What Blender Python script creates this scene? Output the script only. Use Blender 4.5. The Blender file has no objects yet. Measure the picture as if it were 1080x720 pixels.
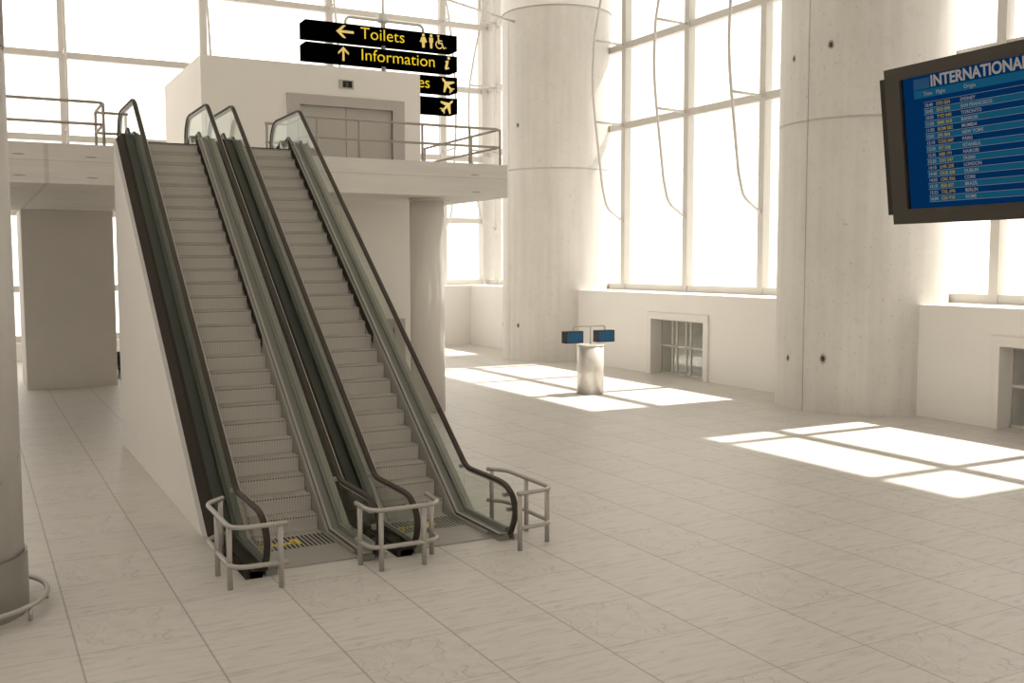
import bpy, math, random
from math import sin, cos, pi, radians, atan2, sqrt
from mathutils import Vector, Matrix
S = bpy.context.scene
COL = S.collection
random.seed(4)

# ------------------------------------------------------------------ camera
cd = bpy.data.cameras.new('camera'); cam = bpy.data.objects.new('camera', cd); COL.objects.link(cam); S.camera = cam
cd.sensor_width = 36; cd.sensor_fit = 'HORIZONTAL'; cd.lens = 36 * 1064.7 / 1080; cd.clip_end = 500; cd.clip_start = .05
pitch, yaw, roll = 0.0780783, 0.49182743, -0.00228
Fv = Vector((sin(yaw) * cos(pitch), cos(yaw) * cos(pitch), -sin(pitch)))
R0 = Vector((cos(yaw), -sin(yaw), 0)); U0 = R0.cross(Fv)
Rv = R0 * cos(roll) + U0 * sin(roll); Uv = -R0 * sin(roll) + U0 * cos(roll)
m = Matrix((Rv, Uv, -Fv)).transposed().to_4x4(); m.translation = Vector((0, 0, 4)); cam.matrix_world = m

# ------------------------------------------------------------------ light
W = bpy.data.worlds.new('sky'); S.world = W; W.use_nodes = True
bg = W.node_tree.nodes['Background']
bg.inputs[0].default_value = (1.0, .93, .85, 1); bg.inputs[1].default_value = 2.1
sl = bpy.data.lights.new('sun', 'SUN'); sun = bpy.data.objects.new('sun', sl); COL.objects.link(sun)
sl.energy = 11; sl.color = (1, .95, .86); sl.angle = radians(.9)
sun.rotation_euler = Vector((-.72, 0, -1)).to_track_quat('-Z', 'Y').to_euler(); sun.location = (30, 20, 30)
S.view_settings.view_transform = 'Standard'; S.view_settings.look = 'None'
S.view_settings.gamma = 1; S.view_settings.use_curve_mapping = False
S.view_settings.exposure = 0.14
S.cycles.max_bounces = 10; S.cycles.diffuse_bounces = 7; S.cycles.transparent_max_bounces = 24
S.cycles.use_denoising = True; S.cycles.sample_clamp_indirect = 8; S.cycles.caustics_reflective = False

# ------------------------------------------------------------------ materials
def lin(c): return tuple(((x / 255 / 12.92) if x / 255 <= .04045 else ((x / 255 + .055) / 1.055) ** 2.4) for x in c)
def base(name, rgb=None, rough=.6, metal=0, spec=.3, emit=None, es=1):
    mt = bpy.data.materials.new(name); mt.use_nodes = True
    b = mt.node_tree.nodes['Principled BSDF']
    if rgb: b.inputs['Base Color'].default_value = (*rgb, 1)
    b.inputs['Roughness'].default_value = rough; b.inputs['Metallic'].default_value = metal
    b.inputs['Specular IOR Level'].default_value = spec
    if emit: b.inputs['Emission Color'].default_value = (*emit, 1); b.inputs['Emission Strength'].default_value = es
    return mt, mt.node_tree.nodes, mt.node_tree.links, b
def mathn(N, L, op, a, b=None, c=None):
    n = N.new('ShaderNodeMath'); n.operation = op
    for i, v in enumerate((a, b, c)):
        if v is None: continue
        if isinstance(v, (int, float)): n.inputs[i].default_value = v
        else: L.new(v, n.inputs[i])
    return n.outputs[0]
def coords(N, L, scale=(1, 1, 1)):
    g = N.new('ShaderNodeNewGeometry'); mp = N.new('ShaderNodeMapping'); L.new(g.outputs['Position'], mp.inputs[0])
    mp.inputs['Scale'].default_value = scale; return mp.outputs[0]
def noise(N, L, vec, sc, det=4, rough=.55, dist=0):
    n = N.new('ShaderNodeTexNoise'); n.inputs['Scale'].default_value = sc; n.inputs['Detail'].default_value = det
    n.inputs['Roughness'].default_value = rough; n.inputs['Distortion'].default_value = dist; L.new(vec, n.inputs['Vector']); return n.outputs[0]
def ramp(N, L, f, stops):
    r = N.new('ShaderNodeValToRGB'); L.new(f, r.inputs[0])
    while len(r.color_ramp.elements) < len(stops): r.color_ramp.elements.new(.5)
    for e, (p, c) in zip(r.color_ramp.elements, stops): e.position = p; e.color = (*c, 1) if len(c) == 3 else c
    return r.outputs[0]
def mul(N, L, a, b, fac=1.0):
    x = N.new('ShaderNodeMix'); x.data_type = 'RGBA'; x.blend_type = 'MULTIPLY'
    if isinstance(fac, (int, float)): x.inputs[0].default_value = fac
    else: L.new(fac, x.inputs[0])
    for v, s in ((a, x.inputs[6]), (b, x.inputs[7])):
        if isinstance(v, tuple): s.default_value = (*v, 1)
        else: L.new(v, s)
    return x.outputs[2]
def g3(v): return (v, v, v)

def mottled(name, rgb, amt=.08, sc=.8, rough=.7, spots=False, streak=False, spec=.3):
    mt, N, L, b = base(name, rgb, rough, 0, spec)
    v = coords(N, L)
    c = mul(N, L, rgb, ramp(N, L, noise(N, L, v, sc, 6, .6), [(.3, g3(1 - amt)), (.7, g3(1))]))
    if streak:
        c = mul(N, L, c, ramp(N, L, noise(N, L, coords(N, L, (2.2, 2.2, .12)), 1.5, 5), [(.35, g3(.93)), (.6, g3(1))]))
    if spots:
        c = mul(N, L, c, ramp(N, L, noise(N, L, v, 9, 3, .7), [(.29, g3(.72)), (.36, g3(1))]))
        c = mul(N, L, c, ramp(N, L, noise(N, L, v, 3.5, 8, .75), [(.34, g3(.94)), (.46, g3(1))]))
    L.new(c, b.inputs['Base Color'])
    return mt
PLASTER = mottled('painted_plaster', (.83, .81, .78), .04, .5, .75)
CEIL = mottled('ceiling_paint', (.80, .78, .74), .04, .5, .8)
CONC = mottled('cast_concrete', (.71, .685, .645), .08, .7, .55, True, True)
FRAME = mottled('window_frame_paint', (.60, .575, .535), .03, 2, .5)
HUT = mottled('lift_housing_paint', (.80, .775, .735), .04, .5, .65)
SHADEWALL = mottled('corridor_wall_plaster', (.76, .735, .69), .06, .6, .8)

CONC_DIM = mottled('cast_concrete_dim', (.56, .535, .495), .08, .7, .55, True, True)  # same concrete as the pillars, darkened to put the column's dim light into the colour
def board_mat():
    mt, N, L, b = base('board_marked_concrete', (.6, .57, .52), .7)
    v = coords(N, L, (.35, .35, 3)); c = mul(N, L, (.74, .715, .67), ramp(N, L, noise(N, L, v, 2.2, 6, .65), [(.3, g3(.88)), (.7, g3(1))]))
    s = N.new('ShaderNodeSeparateXYZ'); g = N.new('ShaderNodeNewGeometry'); L.new(g.outputs['Position'], s.inputs[0])
    d = mathn(N, L, 'ABSOLUTE', mathn(N, L, 'SUBTRACT', s.outputs[2], 6.18)); c = mul(N, L, c, ramp(N, L, d, [(.004, g3(.78)), (.012, g3(1))]))
    d = mathn(N, L, 'ABSOLUTE', mathn(N, L, 'SUBTRACT', s.outputs[0], 1.52)); c = mul(N, L, c, ramp(N, L, d, [(.03, g3(.82)), (.06, g3(1))]))
    L.new(c, b.inputs['Base Color']); return mt
BOARD = board_mat()

def floor_mat():
    mt, N, L, b = base('marble_floor_tiles', (.5, .5, .5), .42, 0, .35)
    g = N.new('ShaderNodeNewGeometry'); s = N.new('ShaderNodeSeparateXYZ'); L.new(g.outputs['Position'], s.inputs[0])
    X = mathn(N, L, 'DIVIDE', mathn(N, L, 'SUBTRACT', s.outputs[0], .8316), 1.213)
    Y = mathn(N, L, 'DIVIDE', mathn(N, L, 'SUBTRACT', s.outputs[1], 10.98), 1.219)
    fx = mathn(N, L, 'FRACT', X); fy = mathn(N, L, 'FRACT', Y)
    # distance to the joints, in tiles
    ex = mathn(N, L, 'MINIMUM', fx, mathn(N, L, 'SUBTRACT', 1, fx)); ey = mathn(N, L, 'MINIMUM', fy, mathn(N, L, 'SUBTRACT', 1, fy))
    jx = ramp(N, L, ex, [(.0045, g3(.56)), (.011, g3(1))]); jy = ramp(N, L, ey, [(.003, g3(.68)), (.009, g3(1))])
    ix = mathn(N, L, 'FLOOR', X); iy = mathn(N, L, 'FLOOR', Y)
    cb = N.new('ShaderNodeCombineXYZ'); L.new(ix, cb.inputs[0]); L.new(iy, cb.inputs[1])
    wn = N.new('ShaderNodeTexWhiteNoise'); wn.noise_dimensions = '2D'; L.new(cb.outputs[0], wn.inputs['Vector'])
    # local tile coordinates repeat every second tile
    lx = mathn(N, L, 'MULTIPLY', mathn(N, L, 'FRACT', mathn(N, L, 'MULTIPLY', X, .5)), 2); ly = mathn(N, L, 'MULTIPLY', mathn(N, L, 'FRACT', mathn(N, L, 'MULTIPLY', Y, .5)), 2)
    lc = N.new('ShaderNodeCombineXYZ'); L.new(lx, lc.inputs[0]); L.new(ly, lc.inputs[1])
    v = lc.outputs[0]
    # streaks running across
    mp = N.new('ShaderNodeMapping'); L.new(v, mp.inputs[0]); mp.inputs['Scale'].default_value = (1.1, 7.5, 1); mp.inputs['Rotation'].default_value = (0, 0, .06)
    st = ramp(N, L, noise(N, L, mp.outputs[0], 2.1, 9, .72, .6), [(.36, g3(.76)), (.46, g3(.95)), (.58, g3(1))])
    # crackled veins on every second tile of every second column
    nz = N.new('ShaderNodeTexNoise'); nz.inputs['Scale'].default_value = 3; L.new(v, nz.inputs['Vector'])
    mx = N.new('ShaderNodeMix'); mx.data_type = 'VECTOR'; mx.inputs[0].default_value = .35; L.new(v, mx.inputs[4]); L.new(nz.outputs['Color'], mx.inputs[5])
    vo = N.new('ShaderNodeTexVoronoi'); vo.feature = 'DISTANCE_TO_EDGE'; vo.inputs['Scale'].default_value = 6.2; L.new(mx.outputs[1], vo.inputs['Vector'])
    fade = ramp(N, L, noise(N, L, v, 2.3, 3), [(.36, g3(0)), (.52, g3(1))])
    ve = ramp(N, L, vo.outputs['Distance'], [(.0, g3(.66)), (.02, g3(.95)), (.05, g3(1))])
    soft = ramp(N, L, noise(N, L, v, 6, 6, .7), [(.35, g3(.9)), (.6, g3(1))])
    vein = mul(N, L, mul(N, L, g3(1.0), ve, fade), soft)
    px_ = mathn(N, L, 'LESS_THAN', lx, 1); py_ = mathn(N, L, 'LESS_THAN', ly, 1); isv = mathn(N, L, 'MULTIPLY', px_, py_)
    mm = N.new('ShaderNodeMix'); mm.data_type = 'RGBA'; L.new(isv, mm.inputs[0]); L.new(st, mm.inputs[6]); L.new(vein, mm.inputs[7])
    tone = ramp(N, L, wn.outputs[0], [(0, (.97, .965, .96)), (1, (1, 1, 1))])
    c = mul(N, L, (.63, .605, .57), mm.outputs[2]); c = mul(N, L, c, tone); c = mul(N, L, c, jx); c = mul(N, L, c, jy)
    L.new(c, b.inputs['Base Color']); return mt
FLOOR = floor_mat()

STEEL = base('brushed_steel', (.46, .44, .405), .45, .45, .4)[0]
DSTEEL = base('railing_steel', (.40, .365, .325), .5, .35, .4)[0]
POLISH = base('polished_steel_cladding', (.66, .63, .58), .16, .85, .5)[0]
ALU = base('escalator_aluminium', (.44, .42, .385), .42, .35, .4)[0]
ALU2 = base('pale_trim_aluminium', (.60, .575, .53), .45, .1, .4)[0]
STEPM = base('step_die_cast_metal', (.66, .63, .58), .55, .1, .3)[0]
PLATE = base('landing_plate_metal', (.40, .385, .355), .45, .4, .4)[0]
RUB = base('handrail_rubber', (.05, .041, .033), .6, 0, .2)[0]
DARK = base('dark_bronze_cladding', (.044, .038, .030), .9, 0, .05)[0]
BLK = base('black_recess', (.012, .011, .010), .6)[0]
YEL = base('yellow_marking', (.85, .66, .0), .6)[0]
GRN = base('dark_green_panel', (.06, .07, .058), .4, .1, .3)[0]
GRN2 = base('green_grey_profile', (.22, .225, .20), .45, .1, .3)[0]
STEPK = base('tread_groove_shade', (.05, .047, .042), .7)[0]  # shade between the tread ribs, put into the colour
STEPD = base('step_groove_metal', (.58, .555, .51), .6, .1, .3)[0]
RIB = base('comb_rib_metal', (.50, .48, .44), .4, .4)[0]
DOORM = mottled('lift_door_metal', (.43, .41, .375), .04, 3, .5)
DFRAME = mottled('lift_frame_metal', (.46, .43, .40), .04, 3, .5)
SIGNB = base('sign_black', (.0006, .0006, .0006), .8, 0, 0)[0]
SIGNY = base('sign_yellow', (.85, .66, .02), .5, emit=(1, .72, .02), es=.12)[0]
SIGNP = base('sign_pale_yellow', (.80, .64, .22), .5, emit=(1, .72, .2), es=.08)[0]
BEZ = base('monitor_bezel_plastic', (.062, .054, .044), .5, 0, .3)[0]
BEZI = base('monitor_bezel_edge', (.02, .018, .016), .5)[0]
KBLUE = base('kiosk_screen_blue', (.01, .03, .05), .5, 0, .1, emit=(.022, .065, .11), es=.8)[0]
KBLK = base('kiosk_case_dark', (.03, .026, .022), .5)[0]
SCR = base('screen_navy', (.001, .002, .006), .6, 0, 0, emit=(.0003, .0195, .072), es=1)[0]
SCRT = base('screen_teal', (.001, .006, .01), .6, 0, 0, emit=(.006, .060, .110), es=1)[0]
SCRG = base('screen_grey_text', (.02, .02, .02), .5, 0, .1, emit=(.155, .155, .16), es=1)[0]
SCRW = base('screen_title_text', (.02, .02, .02), .5, 0, .1, emit=(.21, .185, .16), es=1)[0]
SCRY = base('screen_amber_text', (.02, .02, .02), .5, 0, .1, emit=(.22, .15, .008), es=1)[0]
JOINT = base('joint_filler', (.60, .575, .53), .8)[0]
HOLE = base('bolt_hole_dark', (.06, .055, .048), .8)[0]
HALO = base('bolt_ring_stain', (.40, .375, .34), .8)[0]
SEAT = base('seat_dark_green', (.03, .035, .03), .5)[0]
LED = base('display_digit', (.1, .08, .05), .5, emit=(.10, .09, .06), es=1)[0]

def glass_mat(name, tint, refl):
    mt = bpy.data.materials.new(name); mt.use_nodes = True; N = mt.node_tree.nodes; L = mt.node_tree.links; N.clear()
    o = N.new('ShaderNodeOutputMaterial'); t = N.new('ShaderNodeBsdfTransparent'); t.inputs[0].default_value = (*tint, 1)
    gl = N.new('ShaderNodeBsdfGlossy'); gl.inputs['Roughness'].default_value = .03; gl.inputs[0].default_value = (.9, .95, .9, 1)
    lw = N.new('ShaderNodeFresnel'); lw.inputs[0].default_value = 1.45
    f = mathn(N, L, 'MULTIPLY', lw.outputs[0], refl); mx = N.new('ShaderNodeMixShader')
    L.new(f, mx.inputs[0]); L.new(t.outputs[0], mx.inputs[1]); L.new(gl.outputs[0], mx.inputs[2]); L.new(mx.outputs[0], o.inputs[0])
    return mt
GLASS = glass_mat('balustrade_glass', (.87, .885, .865), .12)
GEDGE = base('green_glass_edge', (.10, .13, .105), .2, 0, .5)[0]
PANE = glass_mat('window_glass', (.97, .98, .97), .3)

# ------------------------------------------------------------------ mesh helpers
class MB:
    def __init__(s): s.v = []; s.f = []; s.m = []; s.mats = []; s.sm = []
    def mi(s, mat):
        if mat not in s.mats: s.mats.append(mat)
        return s.mats.index(mat)
    def add(s, vs, fs, mat, smooth=False):
        o = len(s.v); s.v += [tuple(p) for p in vs]; i = s.mi(mat)
        for f in fs: s.f.append([o + k for k in f]); s.m.append(i); s.sm.append(smooth)
        return s
    def box(s, x0, x1, y0, y1, z0, z1, mat):
        vs = [(x, y, z) for x in (x0, x1) for y in (y0, y1) for z in (z0, z1)]
        return s.add(vs, [(0, 1, 3, 2), (4, 6, 7, 5), (0, 4, 5, 1), (2, 3, 7, 6), (0, 2, 6, 4), (1, 5, 7, 3)], mat)
    def prismx(s, poly, x0, x1, mat, smooth=False):      # poly of (y, z)
        n = len(poly); vs = [(x0, y, z) for y, z in poly] + [(x1, y, z) for y, z in poly]
        fs = [tuple(range(n - 1, -1, -1)), tuple(range(n, 2 * n))]
        s.add(vs, fs, mat)
        o = len(s.v) - 2 * n; i = s.mi(mat)
        for k in range(n):
            a, b = k, (k + 1) % n; s.f.append([o + a, o + b, o + n + b, o + n + a]); s.m.append(i); s.sm.append(smooth)
        return s
    def cyl(s, c, r, z0, z1, mat, n=24, r1=None):
        r1 = r if r1 is None else r1
        vs = [(c[0] + r * cos(2 * pi * k / n), c[1] + r * sin(2 * pi * k / n), z0) for k in range(n)] + [(c[0] + r1 * cos(2 * pi * k / n), c[1] + r1 * sin(2 * pi * k / n), z1) for k in range(n)]
        s.add(vs, [tuple(range(n - 1, -1, -1)), tuple(range(n, 2 * n))], mat)
        o = len(s.v) - 2 * n; i = s.mi(mat)
        for k in range(n): s.f.append([o + k, o + (k + 1) % n, o + n + (k + 1) % n, o + n + k]); s.m.append(i); s.sm.append(True)
        return s
    def tube(s, pts, r, mat, n=12, closed=False):
        pts = [Vector(p) for p in pts]; m_ = len(pts); rings = []; up = None
        for k in range(m_):
            a = pts[(k - 1) % m_] if (closed or k > 0) else pts[k]; b = pts[(k + 1) % m_] if (closed or k < m_ - 1) else pts[k]
            t = (b - a).normalized()
            if up is None:
                up = Vector((0, 0, 1)) if abs(t.z) < .9 else Vector((1, 0, 0))
            u = t.cross(up); 
            if u.length < 1e-4: u = t.cross(Vector((0, 1, 0)))
            u.normalize(); w = u.cross(t).normalized(); up = w
            rings.append([pts[k] + u * (r * cos(2 * pi * j / n)) + w * (r * sin(2 * pi * j / n)) for j in range(n)])
        vs = [p for q in rings for p in q]; fs = []
        for k in range(m_ if closed else m_ - 1):
            k2 = (k + 1) % m_
            for j in range(n): fs.append((k * n + j, k * n + (j + 1) % n, k2 * n + (j + 1) % n, k2 * n + j))
        s.add(vs, fs, mat, True)
        if not closed:
            o = len(s.v) - len(vs); i = s.mi(mat)
            s.f.append([o + j for j in range(n)][::-1]); s.m.append(i); s.sm.append(False)
            s.f.append([o + (m_ - 1) * n + j for j in range(n)]); s.m.append(i); s.sm.append(False)
        return s
    def build(s, name, parent=None, loc=None, **kw):
        me = bpy.data.meshes.new(name); me.from_pydata(s.v, [], s.f); me.update()
        for mt in s.mats: me.materials.append(mt)
        me.polygons.foreach_set('material_index', s.m); me.polygons.foreach_set('use_smooth', s.sm)
        o = bpy.data.objects.new(name, me); COL.objects.link(o)
        if loc: o.location = loc
        if parent: o.parent = parent
        for k, v in kw.items(): o[k] = v
        return o
def empty(name, loc, label, cat, group=None):
    o = bpy.data.objects.new(name, None); COL.objects.link(o); o.location = loc; o.empty_display_size = .2
    o['label'] = label; o['category'] = cat
    if group: o['group'] = group
    return o
def struct(mb, name): return mb.build(name, kind='structure')
def copy_tree(o, parent=None):
    c = o.copy(); COL.objects.link(c)
    if parent: c.parent = parent
    for ch in [x for x in bpy.data.objects if x.parent == o]: copy_tree(ch, c)
    return c
def round_path(pts, r, n=5):
    pts = [Vector(p) for p in pts]; out = [pts[0]]
    for k in range(1, len(pts) - 1):
        a, b, c = pts[k - 1], pts[k], pts[k + 1]; u = (a - b); w = (c - b); rr = min(r, u.length * .48, w.length * .48); u.normalize(); w.normalize()
        p0 = b + u * rr; p1 = b + w * rr
        for i in range(n + 1):
            t = i / n; out.append(p0 * (1 - t) ** 2 + b * 2 * t * (1 - t) + p1 * t * t)
    out.append(pts[-1]); return out
def text_obj(txt, size, M, mat, name, parent, align='LEFT', bold=0, sx=1.0, depth=.002):
    """lettering as a mesh; M maps text x, y, z to the parent's space"""
    cu = bpy.data.curves.new('t', 'FONT'); cu.body = txt; cu.size = size; cu.align_x = align; cu.offset = bold; cu.extrude = depth
    to = bpy.data.objects.new('t', cu); COL.objects.link(to); bpy.context.view_layer.update()
    dg = bpy.context.evaluated_depsgraph_get(); me = bpy.data.meshes.new_from_object(to.evaluated_get(dg))
    bpy.data.objects.remove(to); bpy.data.curves.remove(cu)
    me.transform(M @ Matrix.Diagonal((sx, 1, 1, 1))); me.materials.clear(); me.materials.append(mat); me.name = name
    for p in me.polygons: p.material_index = 0
    o = bpy.data.objects.new(name, me); COL.objects.link(o); o.parent = parent
    return o

# ------------------------------------------------------------------ the hall
XW, XG, YB, YG, SILL, H = 21.6, 23.5, 44.6, 46.4, 2.89, 22.0
struct(MB().box(-14, XG + .4, -28, YG + .4, -.3, 0, FLOOR), 'floor')
mb = MB(); SK0, SK1 = -12.5, -10.0                       # roof; unseen strip opening on the left added to fill the hall with light
mb.box(-14.4, SK0, -28.4, YG + 6, H, H + .4, CEIL); mb.box(SK1, 30.3, -28.4, YG + 6, H, H + .4, CEIL)
mb.box(SK0, SK1, -28.4, -20, H, H + .4, CEIL); mb.box(SK0, SK1, 42, YG + 6, H, H + .4, CEIL)
for k in range(9): mb.box(SK0, SK1, -20 + 6.8 * (k + 1), -19.7 + 6.8 * (k + 1), H, H + .4, CEIL)
struct(mb, 'ceiling')
struct(MB().box(-14.4, -14, -28, YG + .4, 0, H, PLASTER), 'wall_left')
struct(MB().box(-14, -3, -28.4, -28, 0, H, PLASTER).box(12, XG + .4, -28.4, -28, 0, H, PLASTER).box(-3, 12, -28.4, -28, 0, 6, PLASTER), 'wall_front')  # unseen wall, upper gap added to let fill light in
DOORS = ((26.44, 29.86), (12.40, 15.86)); DH = 2.22
mb = MB(); y = -28.0
for a, b in sorted(DOORS):
    mb.box(XW, XG + .2, y, a + .02, 0, SILL, PLASTER); mb.box(XW, XG + .2, a + .02, b - .02, DH - .02, SILL, PLASTER); y = b - .02
mb.box(XW, XG + .2, y, YG + .2, 0, SILL, PLASTER)
mb.box(XW, XG + .2, -28, 11.0, SILL, H, PLASTER)
struct(mb, 'wall_right')
mb = MB(); mb.box(8.2, XW, YB, YG + .2, 0, SILL, PLASTER); mb.box(-14, 8.2, YB + 1.2, YG + .2, 0, .75, PLASTER)
struct(mb, 'wall_back')

def windowed(name, axis, at, lo, hi, posts, rails, z0, z1, w=.27, d=.3):
    fr = MB(); pn = MB()
    def bx(a0, a1, c0, c1, za, zb, mat, m_):
        if axis == 'x': m_.box(c0, c1, a0, a1, za, zb, mat)
        else: m_.box(a0, a1, c0, c1, za, zb, mat)
    for p in posts: bx(p - w / 2, p + w / 2, at - d / 2, at + d / 2, z0, z1, FRAME, fr)
    for z in rails: bx(lo, hi, at - d / 2 + .03, at + d / 2 - .03, z - .13, z + .13, FRAME, fr)
    o = struct(fr, name)
    if axis == 'x': pn.add([(at, lo, z0), (at, hi, z0), (at, hi, z1), (at, lo, z1)], [(0, 1, 2, 3)], PANE)
    else: pn.add([(lo, at, z0), (hi, at, z0), (hi, at, z1), (lo, at, z1)], [(0, 1, 2, 3)], PANE)
    pn.build('window_pane', o)
    return o
RZ = [SILL + .12, 9.46, 12.6, 15.74, 18.9, H - .15]
w1 = windowed('window_1', 'x', XG, 21.0, 36.6, [22.6, 26.0, 30.06, 34.1], RZ, SILL, H)
w2 = windowed('window_2', 'x', XG, 11.0, 19.5, [11.15, 13.05, 17.2], RZ, SILL, H)
w3 = windowed('window_3', 'x', XG, 37.0, YG, [39.4, 41.6, 45.35], RZ, SILL, H)
w4 = windowed('window_4', 'y', YG, -14, 9.6, [-13.8, -7.8, -2.05, 3.73, 9.45], [.88, 2.95, 6.1, 9.2, 12.6, 15.74, 18.9, H - .15], .75, H, .30)
w5 = windowed('window_5', 'y', YG, 9.6, XG - .15, [15.2, 20.97], [SILL + .12, 6.1, 9.2, 12.6, 15.74, 18.9, H - .15], SILL, H, .30)
struct(MB().box(XG - .42, XG + .22, YG - .22, YG + .3, SILL, H, FRAME), 'trim_1')

# bowed bracing rods standing off the mullions
def bow(win, base_pt, dirv, extra=()):
    bx_, by_ = base_pt; dx, dy = dirv
    prof = [(.02, 5.62), (.80, 6.15), (1.02, 6.95), (1.20, 8.3), (1.36, 9.5), (1.46, 10.4), (1.50, 11.3), (1.44, 12.65), (1.15, 14.2), (.75, 15.9), (.02, 17.6)]
    t = MB().tube(round_path([(bx_ + dx * a, by_ + dy * a, z) for a, z in prof], .25), .05, FRAME, 8)
    for a, z in ((1.36, 9.5), (1.44, 12.65), (.78, 15.8)): t.tube([(bx_, by_, z - .02), (bx_ + dx * a, by_ + dy * a, z + .03)], .045, FRAME, 8)
    t.build('bracing_rod', win)
for y in (26.0, 30.06, 34.1): bow(w1, (XG - .1, y), (-1, 0))
bow(w3, (XG - .1, 45.35), (-1, 0)); bow(w3, (XG - .1, 41.6), (-1, 0))
for x in (3.73, 9.45): bow(w4, (x, YG - .1), (0, -1))
for x in (15.2, 20.97): bow(w5, (x, YG - .1), (0, -1))

# glazed openings in the foot of the right wall
for i, (a, b) in enumerate(DOORS):
    mb = MB(); f = .24; x0 = XW - .07
    mb.box(x0, XW + .1, a, a + f, 0, DH, HUT); mb.box(x0, XW + .1, b - f, b, 0, DH, HUT); mb.box(x0, XW + .1, a + f, b - f, DH - f, DH, HUT)
    mb.box(XW + .1, XG + .2, a + .02, a + f, 0, DH - .02, HUT); mb.box(XW + .1, XG + .2, b - f, b - .02, 0, DH - .02, HUT); mb.box(XW + .1, XG + .2, a + f, b - f, DH - f, DH - .02, HUT)
    o = struct(mb, 'door_%d' % (i + 1))
    g = MB(); xg = XW + .42; lo, hi = a + f, b - f; n = (hi - lo)
    for t in (0, .235, .32, .50, .585, .86, 1): 
        yy = hi - t * n; g.box(xg - .03, xg + .03, max(lo, yy - .035), min(hi, yy + .035), 0, DH - f, FRAME)
    g.box(xg - .03, xg + .03, lo, hi, .98, 1.05, FRAME); g.box(xg - .03, xg + .03, lo, hi, 0, .08, FRAME); g.box(xg - .03, xg + .03, lo, hi, DH - f - .07, DH - f, FRAME)
    g.build('glazing_bars', o)
    MB().add([(xg, lo, 0), (xg, hi, 0), (xg, hi, DH - f), (xg, lo, DH - f)], [(0, 1, 2, 3)], PANE).build('door_pane', o)
    r = MB(); X0, X1 = XG + .2, XG + 4
    r.box(X1, X1 + .1, a - 2, b + 3, 0, DH + .3, PLASTER); r.box(X0, X1, a - 2.1, a - 2, 0, DH + .3, PLASTER); r.box(X0, X1, b + 3, b + 3.1, 0, DH + .3, PLASTER)
    r.box(X0, X1 + .1, a - 2.1, b + 3.1, DH + .3, DH + .4, PLASTER); r.box(X0 + .2, X1 + .1, a - 2.1, b + 3.1, -.3, 0, FLOOR)
    r.build('room_beyond', o)

# big round pillars with a cast seam and bolt holes
def pillar(cx, cy, r, label, seam, bolts, joints, top=H):
    root = empty('concrete_pillar', (cx, cy, 0), label, 'pillar')
    zs = [0] + joints + [top]; N_ = 96; gr = .028
    for k in range(len(zs) - 1):
        z0, z1 = zs[k], zs[k + 1]; g = .03; up = .035 if k == 2 else 0
        prof = [(z0, r - gr), (z0 + g, r - gr), (z0 + g, r + up), (z1 - g, r + up), (z1 - g, r - gr), (z1, r - gr)] if k else [(0, r), (z1 - g, r), (z1 - g, r - gr), (z1, r - gr)]
        angs = []
        for j in range(N_): angs.append((radians(seam) + 2 * pi * (j + .5) / N_, 0))
        angs = [(radians(seam) - .006, 0), (radians(seam) - .005, .03), (radians(seam) + .005, .03), (radians(seam) + .006, 0)] + angs[:-1] + [angs[-1]] if k < 2 else angs
        angs = sorted(angs, key=lambda q: (q[0] - radians(seam) + .02) % (2 * pi))
        n = len(angs); mt = CONC if k < 2 else PLASTER; m_ = MB()
        def P_(j, z, rr): a, d = angs[j % n]; return ((rr - d) * cos(a), (rr - d) * sin(a), z)
        for (za, ra), (zb, rb) in zip(prof, prof[1:]):
            mt = JOINT if ra == r - gr else (CONC if k < 2 else PLASTER)
            if ra == rb:                                   # upright bands: one smooth sheet, the cast seam left flat
                sm = [j for j in range(n) if not (angs[j][1] or angs[(j + 1) % n][1])]
                vs = [P_(j, za, ra) for j in range(n)] + [P_(j, zb, rb) for j in range(n)]
                m_.add(vs, [(j, (j + 1) % n, n + (j + 1) % n, n + j) for j in sm], mt, True)
                for j in range(n):
                    if j not in sm: m_.add([P_(j, za, ra), P_(j + 1, za, ra), P_(j + 1, zb, rb), P_(j, zb, rb)], [(0, 1, 2, 3)], mt)
            else:
                for j in range(n): m_.add([P_(j, za, ra), P_(j + 1, za, ra), P_(j + 1, zb, rb), P_(j, zb, rb)], [(0, 1, 2, 3)], mt)
        for z, rr in (prof[0], prof[-1]): m_.add([P_(j, z, rr) for j in range(n)], [tuple(range(n))], mt)
        o = m_.build('concrete_drum', root)
    for a, z, s_ in bolts:
        a = radians(a); u = Vector((-sin(a), cos(a), 0)); nrm = Vector((cos(a), sin(a), 0)); c = nrm * (r + .001) + Vector((0, 0, z))
        b_ = MB()
        for rad, mt, off in ((.085 * s_, HALO, .002), (.05 * s_, HOLE, .004)):
            n = 20; vs = [c + nrm * off + (u * cos(2 * pi * j / n) * rad * random.uniform(.8, 1.1) + Vector((0, 0, 1)) * sin(2 * pi * j / n) * rad * random.uniform(1.1, 1.5)) for j in range(n)]
            vs += [v - nrm * (.03) for v in vs]
            b_.add(vs, [tuple(range(n))] + [(j, j + n, (j + 1) % n + n, (j + 1) % n) for j in range(n)], mt)
        b_.build('bolt_hole', root)
    return root
pillar(21.9, 36.9, 2.27, 'broad round concrete pillar behind the small screen stand, middle of the hall', -179.3,
       [(-163.8, 9.52, 1), (-163.8, 1.43, 1), (157.7, 1.4, .8)], [7.75, 14.1])
pillar(21.9, 20.27, 2.27, 'broad round concrete pillar beside the large hanging flight board', -175.8,
       [(-159.5, 9.57, 1.1), (169.5, 9.41, .9), (168.8, 1.38, .9), (-160.4, 1.45, 1.2)], [7.7, 14.1])
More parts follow.
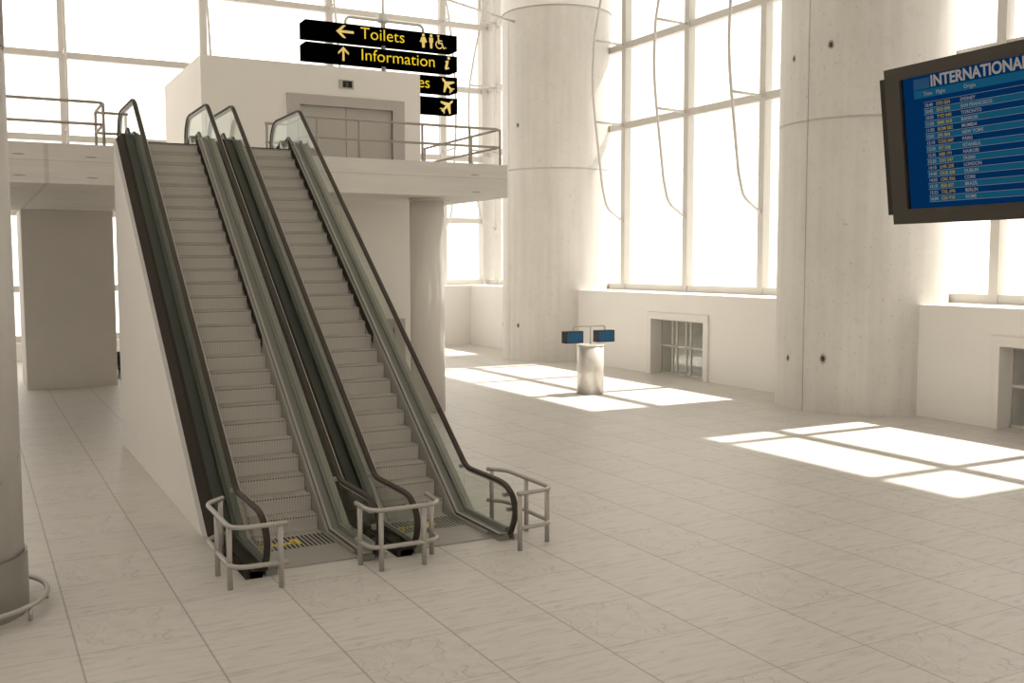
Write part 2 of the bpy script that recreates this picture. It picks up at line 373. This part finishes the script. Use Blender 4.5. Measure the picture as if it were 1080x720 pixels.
def shoe_column():
    cx, cy = -.35, 12.95
    root = empty('concrete_column', (cx, cy, 0), 'round concrete column with metal foot collar at the left edge of the hall', 'column')
    c = MB(); 
    for z0, z1 in ((0, 6.36), (6.42, H)): c.cyl((0, 0), .79, z0, z1, CONC_DIM, 64)
    c.cyl((0, 0), .775, 6.36, 6.42, HALO, 64); c.build('column_shaft', root)
    k = MB(); n = 64; prof = [(.795, 0), (.825, 0), (.825, .68), (.795, .68)]
    vs = [(q * cos(2 * pi * j / n), q * sin(2 * pi * j / n), z) for q, z in prof for j in range(n)]
    fs = [((p * n + j), p * n + (j + 1) % n, ((p + 1) % 4) * n + (j + 1) % n, ((p + 1) % 4) * n + j) for p in range(4) for j in range(n)]
    k.add(vs, fs, COLLAR, False); k.build('foot_collar', root)
    t = MB().tube([(1.02 * cos(2 * pi * j / 72), 1.02 * sin(2 * pi * j / 72), .17) for j in range(72)], .03, STEEL, 12, True)
    rail = t.build('foot_rail', root)
    for j in range(8):
        a = radians(-38 + 45 * j); MB().cyl((1.02 * cos(a), 1.02 * sin(a)), .022, 0, .15, STEEL, 12).build('rail_foot', root)
COLLAR = base('brushed_collar_metal', (.34, .335, .30), .35, .55, .5)[0]
shoe_column()

# ------------------------------------------------------------------ upper deck, its supports and the lift housing
DZ, DY, DX = 6.55, 23.7, 12.58
mb = MB(); mb.box(-14, DX, DY, 36.4, 5.7, DZ, BOARD); deck = struct(mb, 'trim_2')
kn = MB()
for x, z in ((.987, 6.29), (2.405, 6.28), (.99, 5.85), (2.41, 5.84), (11.62, 6.26), (11.66, 5.82)):
    n = 14; kn.add([(x + .13 * cos(2 * pi * j / n), DY - .001 - .002 * (j % 2), z + .017 * sin(2 * pi * j / n)) for j in range(n)] + [(x + .13 * cos(2 * pi * j / n), DY + .01, z + .017 * sin(2 * pi * j / n)) for j in range(n)],
                   [tuple(range(n))] + [(j, (j + 1) % n, n + (j + 1) % n, n + j) for j in range(n)], HALO)
for x, y in ((1.0, 25.6), (2.45, 26.1), (2.2, 29.5), (11.6, 25.5)):
    n = 14; kn.add([(x + .13 * cos(2 * pi * j / n), y + .05 * sin(2 * pi * j / n), 5.698) for j in range(n)] + [(x + .13 * cos(2 * pi * j / n), y + .05 * sin(2 * pi * j / n), 5.71) for j in range(n)],
                   [tuple(range(n))] + [(j, (j + 1) % n, n + (j + 1) % n, n + j) for j in range(n)], HALO)
kn.build('board_mark', deck)
# wall closing the foot of the deck behind the left bay
struct(MB().box(1.47, 4.17, 35.3, 38.4, 0, 5.7, SHADEWALL), 'wall_corridor')
# lift housing: upper and lower storey
def lift(z0, z1, label, ftop, dtop, fx0, fx1, dx0, dx1, seam, disp=None):
    root = empty('lift_housing', (9.05, 31.7, z0), label, 'lift')
    q = lambda x: x - 9.05
    Y0 = 28.85 - 31.7; Y1 = 34.57 - 31.7
    m_ = MB(); x0, x1 = q(5.79), q(12.3)
    m_.box(x0, q(dx0), Y0, Y1, 0, z1 - z0, HUT); m_.box(q(dx1), x1, Y0, Y1, 0, z1 - z0, HUT); m_.box(q(dx0), q(dx1), Y0, Y1, dtop - z0, z1 - z0, HUT); m_.box(q(dx0), q(dx1), Y0 + .2, Y1, 0, dtop - z0, HUT)
    m_.build('housing', root)
    f = MB(); f.box(q(fx0), q(dx0), Y0 - .04, Y0 + .1, 0, ftop - z0, DFRAME); f.box(q(dx1), q(fx1), Y0 - .04, Y0 + .1, 0, ftop - z0, DFRAME); f.box(q(dx0), q(dx1), Y0 - .04, Y0 + .1, dtop - z0, ftop - z0, DFRAME)
    f.build('door_frame', root)
    for a, b in ((dx0, seam - .008), (seam + .008, dx1)): MB().box(q(a), q(b), Y0 + .05, Y0 + .12, .01, dtop - z0, DOORM).build('lift_door', root)
    if disp:
        x0, x1, za, zb = disp; d = MB().box(q(x0), q(x1), Y0 - .05, Y0 + .01, za - z0, zb - z0, DFRAME).build('floor_display', root)
        MB().box(q(x0) + .09, q(x1) - .05, Y0 - .056, Y0 - .04, za - z0 + .03, zb - z0 - .03, BLK).build('display_window', d)
        text_obj('2', .17, Matrix.Translation((q(x0) + .175, Y0 - .06, za - z0 + .06)) @ Matrix.Rotation(pi / 2, 4, 'X'), LED, 'display_digit', d)
    return root
lift(DZ, 9.70, 'pale lift housing with grey double doors and floor display on the upper deck', 8.85, 8.55, 8.17, 11.77, 8.55, 11.39, 9.95, (9.74, 10.17, 9.09, 9.34))
lift(0, 5.7, 'pale lift shaft standing on the ground floor under the deck', 2.30, 2.02, 8.2, 11.72, 8.55, 11.38, 9.95)
# polished column under the deck
root = empty('steel_column', (10.82, 25.0, 0), 'glossy round metal-clad column under the deck edge, right of the escalators', 'column')
MB().cyl((0, 0), .46, 0, 5.7, base('glossy_column_cladding', (.76, .73, .68), .12, .05, .7)[0], 48).build('column_cladding', root)
MB().cyl((0, 0), .475, 5.62, 5.7, FRAME, 48).build('column_cap', root)

# ------------------------------------------------------------------ escalators
SL = .765; RISE = DZ / 27; RUN = RISE / SL; Y0N = 14.2
def zn(y): return SL * (y - Y0N)
def yz(z): return Y0N + z / SL
def path(off, zlow, ztop, ylow, yhigh):   # flat, incline, flat
    return [(ylow, zlow), (yz(zlow - off), zlow), (yz(ztop - off), ztop), (yhigh, ztop)]
EX = 3.93; XL, XR = 3.18 - EX, 4.69 - EX; SW = .535   # handrail planes and half step width, from the middle
def sweep(pts, sec, xc, mat, mb):
    n = len(pts); ns = len(sec); vs = []; fs = []
    for k in range(n):
        a = pts[max(0, k - 1)]; b = pts[min(n - 1, k + 1)]; t = Vector((b[0] - a[0], b[1] - a[1])).normalized(); nr = Vector((-t.y, t.x))
        for dx, dn in sec: vs.append((xc + dx, pts[k][0] + nr.x * dn, pts[k][1] + nr.y * dn))
    for k in range(n - 1):
        for j in range(ns): fs.append((k * ns + j, k * ns + (j + 1) % ns, (k + 1) * ns + (j + 1) % ns, (k + 1) * ns + j))
    fs.append(tuple(range(ns))); fs.append(tuple((n - 1) * ns + j for j in range(ns))[::-1])
    mb.add(vs, fs, mat); return mb
HOFF = .86
def hpath(inset=0.0):
    lo, hi = .80 - inset, 7.44 - inset
    raw = [(12.66 + inset, .10), (12.53 + inset, .32), (12.50 + inset, .50), (12.58 + inset, .66), (12.76 + inset * .7, .77 - inset), (12.98, lo), (yz(lo - HOFF + inset) + inset * .35, lo), (yz(hi - HOFF + inset) - inset * .35, hi), (24.78, hi), (25.02 - inset * .5, hi - .08), (25.2 - inset, hi - .28), (25.27 - inset, hi - .5), (25.22 - inset, 6.62)]
    v = round_path([(p[0], p[1], 0) for p in raw], .16, 5); return [(p.x, p.y) for p in v]
def build_escalator(cx, label, group, symbol):
    root = empty('escalator', (cx, 12.6, 0), label, 'escalator', group)
    oy = -12.6
    def sh(pts): return [(y + oy, z) for y, z in pts]
    # truss body under the steps
    low = yz(.6)
    MB().prismx(sh([(12.9, .0), (low - .02, .0), (yz(DZ + .6) - .3, DZ - .25), (yz(DZ + .6), 6.2), (23.69, 6.2), (23.69, DZ - .1), (22.7, DZ - .1), (14.55, .0)][:0] + [(14.9, 0.0), (15.3, .0), (23.69, 6.35), (23.69, 6.50), (22.9, 6.50 - .02), (14.9, zn(14.9) - .32)]), -.62, .62, ALU).build('truss', root)
    # outer claddings
    def clad(x0, x1, mat, name, topoff):
        top = path(topoff, .085, DZ + .17, 12.63, 23.6); bot = [(25.0, DZ + .01), (23.71, DZ + .01), (23.69, zn(23.69) - .6), (Y0N + .6 / SL, 0), (12.63, 0)]
        MB().prismx(sh(top + bot), x0, x1, mat).build(name, root)
    clad(2.93 - EX, 2.985 - EX, DARK, 'outer_cladding', .14)
    clad(2.985 - EX, XL - .035, GRN, 'cladding_top', .12)
    MB().prismx(sh([(12.63, 0), (12.63, .125), (14.3, .125), (14.3, 0)]), 2.985 - EX, XL - .035, DARK).build('foot_plinth', root)
    clad(XR + .05, 4.84 - EX, ALU, 'outer_cladding', .14)
    # inner decks and skirts either side of the steps
    for sgn, xa, xb in ((-1, XL + .02, -SW - .045), (1, SW + .045, XR - .02)):
        top = path(.17, .10, DZ + .16, 12.66, 23.5); top2 = top + [(24.9, DZ + .01), (23.71, DZ + .01), (23.69, zn(23.69) - .4), (14.9, 0.0), (12.66, 0.0)]
        MB().prismx(sh(top2), xa, xb, GRN2).build('inner_deck', root)
        xt = (xb - .035, xb) if sgn < 0 else (xa, xa + .04)
        MB().prismx(sh([(y, z + .012) for y, z in top] + [(y, z - .02) for y, z in reversed(top)]), xt[0], xt[1], ALU).build('deck_trim', root)
        sk = path(.12, .07, DZ + .10, 13.0, 23.4) + [(24.2, DZ + .01), (23.71, DZ + .01), (23.69, zn(23.69) - .4), (14.9, 0.0), (13.0, 0.0)]
        xs = (-SW - .045, -SW - .004) if sgn < 0 else (SW + .004, SW + .045)
        MB().prismx(sh(sk), xs[0], xs[1], PLATE).build('skirt_panel', root)
        if sgn > 0: MB().prismx(sh([(17.6, zn(17.6) - .1), (17.6, zn(17.6) + .11), (22.95, zn(22.95) + .11), (22.95, zn(22.95) - .1)]), SW - .002, SW + .006, DARK).build('skirt_brush', root)
    # glass, its clamp profile and the handrail
    for xc in (XL, XR):
        cp = path(.24, .17, DZ + .22, 12.74, 24.2) ; body = sh(cp + [(24.9, DZ + .05), (23.71, DZ + .01), (23.69, zn(23.69) - .3), (14.8, 0.0), (12.74, 0.0)])
        MB().prismx(body, xc - .035, xc + .018, GRN2 if xc > 0 else DCLAMP).build('glass_clamp', root)
        hp = hpath(.02); gl = list(reversed(hp)); bl = path(.23, .16, DZ + .10, 12.66, 25.18)
        mid = [p for p in hp]
        # split the glass in panels along the rise
        cuts = [12.0, 14.2, 17.1, 20.0, 22.9, 26.0]
        def ztop(y):
            c = [(a, b) for a, b in zip(hp, hp[1:]) if min(a[0], b[0]) <= y <= max(a[0], b[0]) and max(a[1], b[1]) > (.6 if y < 20 else 7.0)]
            return max((a[1] + (b[1] - a[1]) * (y - a[0]) / (b[0] - a[0] + 1e-9)) for a, b in c)
        def zbot(y):
            if y <= bl[1][0]: return bl[1][1]
            if y >= bl[2][0]: return bl[2][1]
            return bl[1][1] + SL * (y - bl[1][0])
        for k in range(5):
            a, b = cuts[k], cuts[k + 1]; g = .006
            if k == 0:
                poly = [p for p in hp if p[0] < b - .05 and p[1] < 1.2]; poly = poly + [(b - g, ztop(b - g)), (b - g, zbot(b - g)), (bl[1][0], bl[1][1])]
            elif k == 4:
                i0 = [p for p in hp if p[0] > a + .05]; poly = [(a + g, ztop(a + g))] + i0 + [(a + g, zbot(a + g))]
            else:
                poly = [(a + g, ztop(a + g)), (b - g, ztop(b - g)), (b - g, zbot(b - g)), (a + g, zbot(a + g))]
            MB().prismx(sh(poly), xc - .006, xc + .006, GLASS).build('glass_panel', root)
        hr = MB(); P = sh(hpath())
        sweep(P, [(-.042, -.005), (-.042, .018), (-.03, .034), (.03, .034), (.042, .018), (.042, -.005), (.03, -.018), (-.03, -.018)], xc, RUB, hr); hr.build('handrail', root)
        lp = MB(); sweep(P, [(.034, -.05), (.034, -.006), (.062, -.006), (.062, -.05)], xc, ALU2, lp); lp.build('rail_trim', root)
        gd = MB(); sweep(P, [(-.02, -.045), (-.02, -.018), (.02, -.018), (.02, -.045)], xc, STEEL, gd); gd.build('handrail_guide', root)
        for (y, z, ry) in ((12.60, .47, 0), (12.72, .66, 0), (14.2, .82, 0)):
            MB().box(xc - .05, xc + .05, y + oy + .03, y + oy + .10, z - .045, z + .01, STEEL).build('guide_clip', root)
    # comb and plates at both ends
    fp = MB(); fp.box(-SW - .04, SW + .04, 12.84 + oy, 13.66 + oy, -.0, .022, PLATE); fp.box(-SW - .04, SW + .04, 13.66 + oy, 14.3 + oy, 0, .012, BLK); fp.build('floor_plate', root)
    cb = MB(); NR = 17; p = 2 * SW / NR
    for k in range(NR + 1):
        x = -SW + p * k; cb.box(x - .011, x + .011, 13.66 + oy, 14.3 + oy, .012, .026, RIB)
    cb.build('comb_plate', root)
    for k, y0, y1 in symbol:
        x = -SW + p * k; MB().box(x + .013, x + p - .013, y0 + oy, y1 + oy, .012, .024, YEL).build('yellow_marking', root)
    tp = MB(); tp.box(-SW - .04, SW + .04, 22.76 + oy + .02, 24.6 + oy, DZ - .0, DZ + .02, PLATE); tp.box(-SW, SW, 22.77 + oy, 22.79 + oy, DZ + .0, DZ + .022, BLK); tp.build('floor_plate', root)
    # one grooved step, repeated
    st = MB(); nr = 26; pr_ = 2 * SW / nr
    curve = [(0.0, -.012), (.006, -.05), (.014, -.10), (.020, -.15), (.024, -.20), (.025, -RISE)]
    bodyp = [(.012, -.030)] + [(a + .004, b) for a, b in curve[1:]] + [(RUN + .06, -RISE), (RUN + .06, -.030)]
    st.prismx(bodyp, -SW, SW, STEPD); st.box(-SW, SW, .010, RUN + .06, -.03, -.014, STEPK)
    for k in range(nr):
        x = -SW + pr_ * (k + .2); w = pr_ * .5
        rp = [(0.0, 0.0)] + curve[1:] + [(a + .02, b) for a, b in reversed(curve[1:])] + [(.02, -.014), (RUN + .06, -.014), (RUN + .06, 0.0)]
        st.prismx(rp, x, x + w, STEPM)
    first = None
    for k in range(1, 28):
        if first is None: o = st.build('step', root); first = o
        else: o = first.copy(); COL.objects.link(o); o.parent = root
        o.location = (0, Y0N + RUN * k + oy + .0, RISE * k)
    fl = MB(); fl.box(-SW, SW, 14.3 + oy, 14.62 + oy, 0, .004, BLK)
    for k in range(nr):
        x = -SW + pr_ * (k + .2); fl.box(x, x + pr_ * .55, 14.3 + oy, 14.60 + oy, .004, .018, STEPM)
    fl.build('flat_step', root)
    return root
DCLAMP = base('tinted_clamp_profile', (.08, .088, .072), .4, .4, .4)[0]
ES1 = [(k, 13.90, 13.985) for k in range(0, 9)] + [(0, 13.78, 13.83), (1, 13.78, 13.83), (9, 13.86, 14.12), (8, 13.88, 14.12)]
ES2 = [(k, 13.92, 13.98) for k in range(0, 6)] + [(1, 13.78, 13.83), (6, 13.88, 13.98), (7, 13.84, 14.06), (8, 13.84, 14.12), (9, 13.88, 14.06), (10, 13.92, 14.0)]
build_escalator(EX, 'left escalator of the pair, beside the plain sloping wall', 'escalators up to the deck', ES1)
build_escalator(EX + 2.055, 'right escalator of the pair, beside the glossy column', 'escalators up to the deck', ES2)
# masonry under the escalators
struct(MB().prismx([(Y0N + .60 / SL, 0), (23.69, SL * (23.69 - Y0N) - .60), (23.69, 0)], 2.86, 6.95, PLASTER), 'wall_escalator')

# ------------------------------------------------------------------ guard rails at the foot
def guard(name, label, path_, posts, loc):
    root = empty(name, (loc[0], loc[1], 0), label, 'guard rail', 'tubular guard rails at the escalator foot')
    for z, nm in ((.80, 'top_rail'), (.31, 'middle_rail')):
        MB().tube(round_path([(x - loc[0], y - loc[1], z) for x, y in path_], .22, 6), .031, STEEL, 12).build(nm, root)
    for x, y in posts: MB().cyl((x - loc[0], y - loc[1]), .034, 0, .775, STEEL, 14).build('post', root)
guard('guard_rail', 'tubular guard rail around the handrail end nearest the left wall', [(2.93, 13.86), (2.66, 13.62), (2.655, 12.16), (3.34, 12.12)], [(2.885, 13.80), (2.66, 12.98), (2.67, 12.33), (3.25, 12.12)], (2.8, 12.9))
guard('guard_rail', 'tubular guard rail between the feet of the two escalators', [(4.43, 12.70), (4.44, 12.15), (5.42, 12.15), (5.47, 12.74)], [(4.43, 12.55), (4.58, 12.16), (5.18, 12.15), (5.46, 12.55)], (4.95, 12.3))
guard('guard_rail', 'tubular guard rail on the open side of the right escalator foot', [(6.98, 13.86), (7.19, 13.62), (7.19, 12.18), (6.58, 12.12)], [(7.03, 13.80), (7.19, 12.98), (7.17, 12.33), (6.61, 12.12)], (7.1, 12.9))

# ------------------------------------------------------------------ balustrade rails on the deck
def deckrail(label, path_, posts, loc, r=.032):
    root = empty('deck_railing', (loc[0], loc[1], DZ), label, 'railing')
    for z, nm in ((.94, 'top_rail'), (.47, 'middle_rail')):
        MB().tube(round_path([(x - loc[0], y - loc[1], z) for x, y in path_], .16, 5), r, DSTEEL, 10).build(nm, root)
    for x, y in posts: MB().cyl((x - loc[0], y - loc[1]), .032, 0, .93, DSTEEL, 12).build('post', root)
deckrail('two-bar deck railing left of the escalators', [(-8, 23.9), (2.70, 23.9), (2.70, 25.5), (3.42, 25.5)], [(-5, 23.9), (-2, 23.9), (-.2, 23.9), (2.70, 23.9), (2.70, 25.4), (3.37, 25.5)], (-2, 23.9))
deckrail('two-bar deck railing in front of the lift housing, turning back along the deck end', [(6.66, 25.5), (7.2, 25.5), (7.2, 23.9), (12.46, 23.9), (12.46, 28.95)],
         [(6.70, 25.5), (7.5, 23.9), (8.56, 23.9), (10.24, 23.9), (11.57, 23.9), (12.46, 23.9), (12.46, 25.64), (12.46, 28.9)], (10, 23.9))

# ------------------------------------------------------------------ hanging direction sign
SY = 36.0
root = empty('direction_sign', (13.92, SY, 9.7), 'black hanging direction sign with four stacked boards and yellow lettering', 'sign')
def SX(u): return u - 13.92
sx0, sx1 = SX(10.93), SX(16.91)
def poly_mesh(polys, mat, name, parent, y):
    m_ = MB()
    for P in polys:
        n = len(P); m_.add([(x, y, z) for x, z in P] + [(x, y + .01, z) for x, z in P], [tuple(range(n))] + [(j, n + j, n + (j + 1) % n, (j + 1) % n) for j in range(n)], mat)
    return m_.build(name, parent)
def circ(x, z, r, n=16, rz=None): return [(x + r * cos(2 * pi * j / n), z + (rz or r) * sin(2 * pi * j / n)) for j in range(n)]
def rot(P, a, c): return [(c[0] + (x * cos(a) - z * sin(a)), c[1] + (x * sin(a) + z * cos(a))) for x, z in P]
def ringq(x, z, r0, r1, a0, a1, n=16):
    return [[(x + r0 * cos(p), z + r0 * sin(p)), (x + r1 * cos(p), z + r1 * sin(p)), (x + r1 * cos(q), z + r1 * sin(q)), (x + r0 * cos(q), z + r0 * sin(q))] for p, q in [(a0 + (a1 - a0) * i / n, a0 + (a1 - a0) * (i + 1) / n) for i in range(n)]]
arrow = [[(-.30, 0), (-.05, .25), (.06, .25), (-.12, .05), (.34, .05), (.34, -.05), (-.12, -.05), (.06, -.25), (-.05, -.25)]]
plane = [[(-.32, -.035), (-.32, .035), (-.22, .042), (-.05, .042), (-.15, .30), (-.08, .30), (.13, .042), (.26, .042), (.33, 0), (.26, -.042), (.13, -.042), (-.08, -.30), (-.15, -.30), (-.05, -.042), (-.22, -.042)],
         [(-.27, .02), (-.33, .13), (-.28, .13), (-.19, .03)], [(-.27, -.02), (-.33, -.13), (-.28, -.13), (-.19, -.03)]]
tops = [12.70, 11.92, 11.12, 10.32]; bh = .58
for k, (txt, zt) in enumerate(zip(('Toilets', 'Information', 'Departures', 'Arrivals'), tops)):
    z1 = zt - 9.7; z0 = z1 - bh
    bd = MB().box(sx0, sx1, 0, .75, z0, z1, SIGNB).build('sign_board', root)
    text_obj(txt, .60, Matrix.Translation((SX(12.98), -.012, z0 + .10)) @ Matrix.Rotation(pi / 2, 4, 'X'), SIGNY, 'lettering', bd, sx=(1.06, 1.06, 1.0, 1.0)[k], bold=-.004)
    zc = (z0 + z1) / 2 - .01
    if k == 0: poly_mesh([[(SX(12.38) + x * 1.05, zc - .0 + z * .9) for x, z in arrow[0]]], SIGNP, 'arrow', bd, -.014)
    if k == 1: poly_mesh([[(SX(12.33) - z * .8, zc - x * .8) for x, z in arrow[0]]], SIGNP, 'arrow', bd, -.014)
    if k == 0:
        w = []; c = SX(15.50); w += [circ(c, zc + .20, .055), [(c - .07, zc + .13), (c + .07, zc + .13), (c + .15, zc - .06), (c + .06, zc - .08), (c + .05, zc - .27), (c - .05, zc - .27), (c - .06, zc - .08), (c - .15, zc - .06)]]
        c = SX(15.82); w += [circ(c, zc + .20, .055), [(c - .08, zc + .13), (c + .08, zc + .13), (c + .08, zc - .05), (c + .05, zc - .06), (c + .045, zc - .27), (c - .045, zc - .27), (c - .05, zc - .06), (c - .08, zc - .05)]]
        c = SX(16.16); w += [circ(c - .04, zc + .22, .045), [(c - .07, zc + .16), (c - .01, zc + .16), (c + .01, zc - .03), (c - .05, zc - .03)], [(c - .02, zc + .08), (c + .12, zc + .06), (c + .12, zc + .02), (c - .01, zc + .03)],
             [(c - .05, zc - .02), (c + .12, zc - .02), (c + .20, zc - .20), (c + .28, zc - .17), (c + .29, zc - .21), (c + .18, zc - .26), (c + .08, zc - .07), (c - .05, zc - .07)]] + ringq(c + .0, zc - .10, .12, .16, radians(120), radians(350))
        poly_mesh(w, SIGNP, 'pictogram', bd, -.014)
    if k == 1:
        c = SX(16.50); poly_mesh([circ(c + .05, zc + .21, .055), [(c - .08, zc + .10), (c + .05, zc + .12), (c - .01, zc - .16), (c + .07, zc - .14), (c + .06, zc - .19), (c - .08, zc - .24), (c - .12, zc - .18), (c - .06, zc + .06), (c - .10, zc + .06)]], SIGNP, 'pictogram', bd, -.014)
    if k >= 2:
        a = radians(133) if k == 2 else radians(42)
        poly_mesh([rot([(x * .98, z * .98) for x, z in P], a, (SX(16.48), zc)) for P in plane], SIGNP, 'pictogram', bd, -.014)
hg = MB(); hg.cyl((SX(14.03), .37), .11, 2.5 + .5, H - 9.7, FRAME, 16); 
hg = MB(); hg.cyl((SX(14.03), .37), .085, 0, 3.45, FRAME, 16); hg.cyl((SX(14.03), .37), .04, 3.45, H - 9.7, FRAME, 12)
vs = []; n = 16
hg.tube([(SX(14.03), .37, 3.28), (SX(14.03), .37, 3.36), (SX(14.03), .37, 3.5), (SX(14.03), .37, 3.56)], .2, FRAME, 16)
hg.tube(round_path([(SX(12.55), .37, 2.9), (SX(12.55), .37, 3.34), (SX(15.65), .37, 3.34), (SX(15.65), .37, 2.9)], .3, 6), .05, FRAME, 10)
hg.build('hanger', root)
# inclined brace reaching the pillar
t = MB().tube([(13.2, 31.5, 13.0), (19.66, 36.5, 13.0 + .65)], .045, FRAME, 8)
t.tube([(17.2, 34.6, 13.4), (17.2, 34.6, 15.2)], .03, FRAME, 8)
o = t.build('brace_rail'); o['label'] = 'thin pale brace bar fixed to the middle concrete pillar near its top'; o['category'] = 'brace'

# ------------------------------------------------------------------ small screen stand on the floor
root = empty('screen_stand', (16.62, 25.95, 0), 'cylindrical pedestal with two small blue screens on a forked arm, standing in the sunlight', 'information stand')
PED = base('pedestal_metal', (.72, .69, .64), .28, .25, .5)[0]
MB().cyl((0, 0), .41, 0, 1.47, PED, 40).build('pedestal', root)
MB().cyl((0, 0), .425, 1.47, 1.50, PED, 40).build('pedestal_cap', root)
a = MB(); a.tube([(0, 0, 1.5), (0, 0, 2.06)], .018, STEEL, 10); a.tube(round_path([(-.62, 0, 1.9), (-.62, 0, 2.06), (.52, 0, 2.06), (.52, 0, 1.9)], .1), .018, STEEL, 10); a.build('arm', root)
for xc in (-.63, .50):
    sc = MB().box(xc - .30, xc + .30, -.12, .16, 1.565, 1.925, KBLK).build('screen_case', root)
    MB().box(xc - .27, xc + .27, -.125, -.11, 1.595, 1.895, KBLUE).build('display', sc)
    d = MB()
    for r_ in range(9):
        for c_, w_ in ((-.20, .06), (-.08, .10), (.10, .12)):
            if (r_ + int(c_ * 50)) % 4: d.box(xc + c_, xc + c_ + w_ * random.uniform(.6, 1), -.127, -.12, 1.62 + r_ * .028, 1.63 + r_ * .028, SCRT)
    d.build('display_rows', sc)

# ------------------------------------------------------------------ large flight board
d1 = Vector((.05, .999, .0)).normalized(); th = -.127; nh = Vector((.999, -.05, 0)).normalized()
wv = (Vector((0, 0, 1)) * cos(th) + nh * sin(th)).normalized()
ex = -d1; ey = wv; ez = ex.cross(ey).normalized()
P0 = Vector((5.236, 4.700, 5.224))
root = empty('flight_board', (0, 0, 0), 'large dark-framed hanging flight board with blue arrivals table, cut by the right edge', 'screen')
MW = Matrix((ex, ey, ez)).transposed().to_4x4(); MW.translation = P0; root.matrix_world = MW
BW, BH = 2.30, .99
f = MB()
a0, a1, b0, b1 = .122, BW - .122, -.895, -.080
f.box(0, BW, b1, 0, -.045, 0, BEZ); f.box(0, BW, -BH, b0, -.045, 0, BEZ); f.box(0, a0, b0, b1, -.045, 0, BEZ); f.box(a1, BW, b0, b1, -.045, 0, BEZ)
f.build('bezel', root)
MB().box(-.085, BW + .085, -BH + .06, -.05, -.30, -.047, base('monitor_casing_plastic', (.040, .035, .028), .6, 0, .2)[0]).build('back_casing', root)
g = MB(); 
for i in range(40): g.box(.3 + i * .04, .32 + i * .04, -BH + .054, -BH + .061, -.28, -.08, BLK)
g.build('speaker_grille', root)
MB().cyl((0, 0), .05, 0, 1, STEEL, 16)
scn = MB().box(a0, a1, b0, b1, -.032, -.022, SCR).build('screen', root)
ib = MB(); ib.box(a0 - .001, a0 + .012, b0, b1, -.03, -.004, BEZI); ib.build('inner_bezel', root)
tb = MB(); tb.box(.215, a1 - .06, -.215, -.165, -.022, -.0212, SCRT)
for i in range(16):
    zc = -.262 - .0385 * i
    if i % 2: tb.box(.285, a1 - .06, zc - .019, zc + .019, -.022, -.0212, SCRT)
tb.build('table_band', scn)
lnm = MB()
for i in range(17): lnm.box(.285, a1 - .06, -.2445 - .0385 * i, -.2425 - .0385 * i, -.0212, -.0208, SCRG)
lnm.build('row_line', scn)
lg = MB().box(.215, .34, -.16, -.095, -.022, -.0212, base('screen_logo_blue', (.001, .004, .01), .5, 0, .1, emit=(.010, .045, .10), es=1)[0]).build('logo_patch', scn)
def T(x, y): return Matrix.Translation((x, y, -.0200))
text_obj('INTERNATIONAL ARRIVALS', .094, T(.347, -.153), SCRW, 'lettering', scn, bold=.0026, sx=.93, depth=.0005)
for s_, x in (('Time', .29), ('Flight', .385), ('Origin', .590), ('Status', 1.3), ('Gate', 1.75)): text_obj(s_, .033, T(x, -.203), SCRG, 'lettering', scn, depth=.0004)
rows = [('10:40', 'SYD 024', 'SYDNEY'), ('10:45', 'SFO 090', 'SAN FRANCISCO'), ('10:50', 'YYD 040', 'TORONTO'), ('11:20', 'BMK 018', 'BANKOK'), ('11:50', 'BOM 002', 'MUMBAI'), ('12:01', 'JFK 864', 'NEW YORK'), ('12:10', 'CDG 847', 'PARIS'), ('12:20', 'IST 546', 'ISTANBUL'),
        ('12:35', 'NBI 191', 'NAIROBI'), ('13:30', 'DXI 247', 'DUBAI'), ('14:10', 'LHR 258', 'LONDON'), ('14:40', 'DUB 208', 'DUBLIN'), ('14:50', 'CRK 056', 'CORK'), ('15:10', 'BSB 657', 'BRAZIL'), ('15:22', 'TXL 690', 'BERLIN'), ('16:04', 'CIA 910', 'ROME')]
for c_, (x, mt) in enumerate(((.292, SCRG), (.382, SCRY), (.560, SCRG))):
    ms = []
    for i, r_ in enumerate(rows):
        o = text_obj(r_[c_], .029, T(x, -.262 - .0385 * i - .011), mt, 'table_text', scn, depth=.0004, bold=.0003)
# hanging pole above, beyond the right edge of the picture
p_ = root.matrix_world.inverted() @ Vector((0, 0, 0))
top = P0 + ex * 1.15 + ez * -.30
hp_ = MB(); hp_.tube([top + Vector((0, 0, -.25)), Vector((top.x, top.y, H))], .045, STEEL, 12)
o = hp_.build('hanging_pole'); mi = root.matrix_world.inverted(); o.parent = root; o.matrix_parent_inverse = mi

# ------------------------------------------------------------------ seats behind the corridor wall
root = empty('bench_seat', (5.02, 36.9, 0), 'dark metal bench end just visible between the corridor wall and the sloping wall', 'bench')
b = MB(); b.box(-.75, .75, -.25, .25, .40, .45, SEAT); b.build('seat', root)
b = MB(); b.prismx([(.22, .44), (.27, .44), (.42, .92), (.37, .94)], -.75, .75, SEAT); b.build('backrest', root)
for x in (-.6, .6):
    MB().tube([(x, -.25, 0), (x, -.18, .41)], .025, SEAT, 8).build('leg', root); MB().tube([(x, .28, 0), (x, .2, .41)], .025, SEAT, 8).build('leg', root)
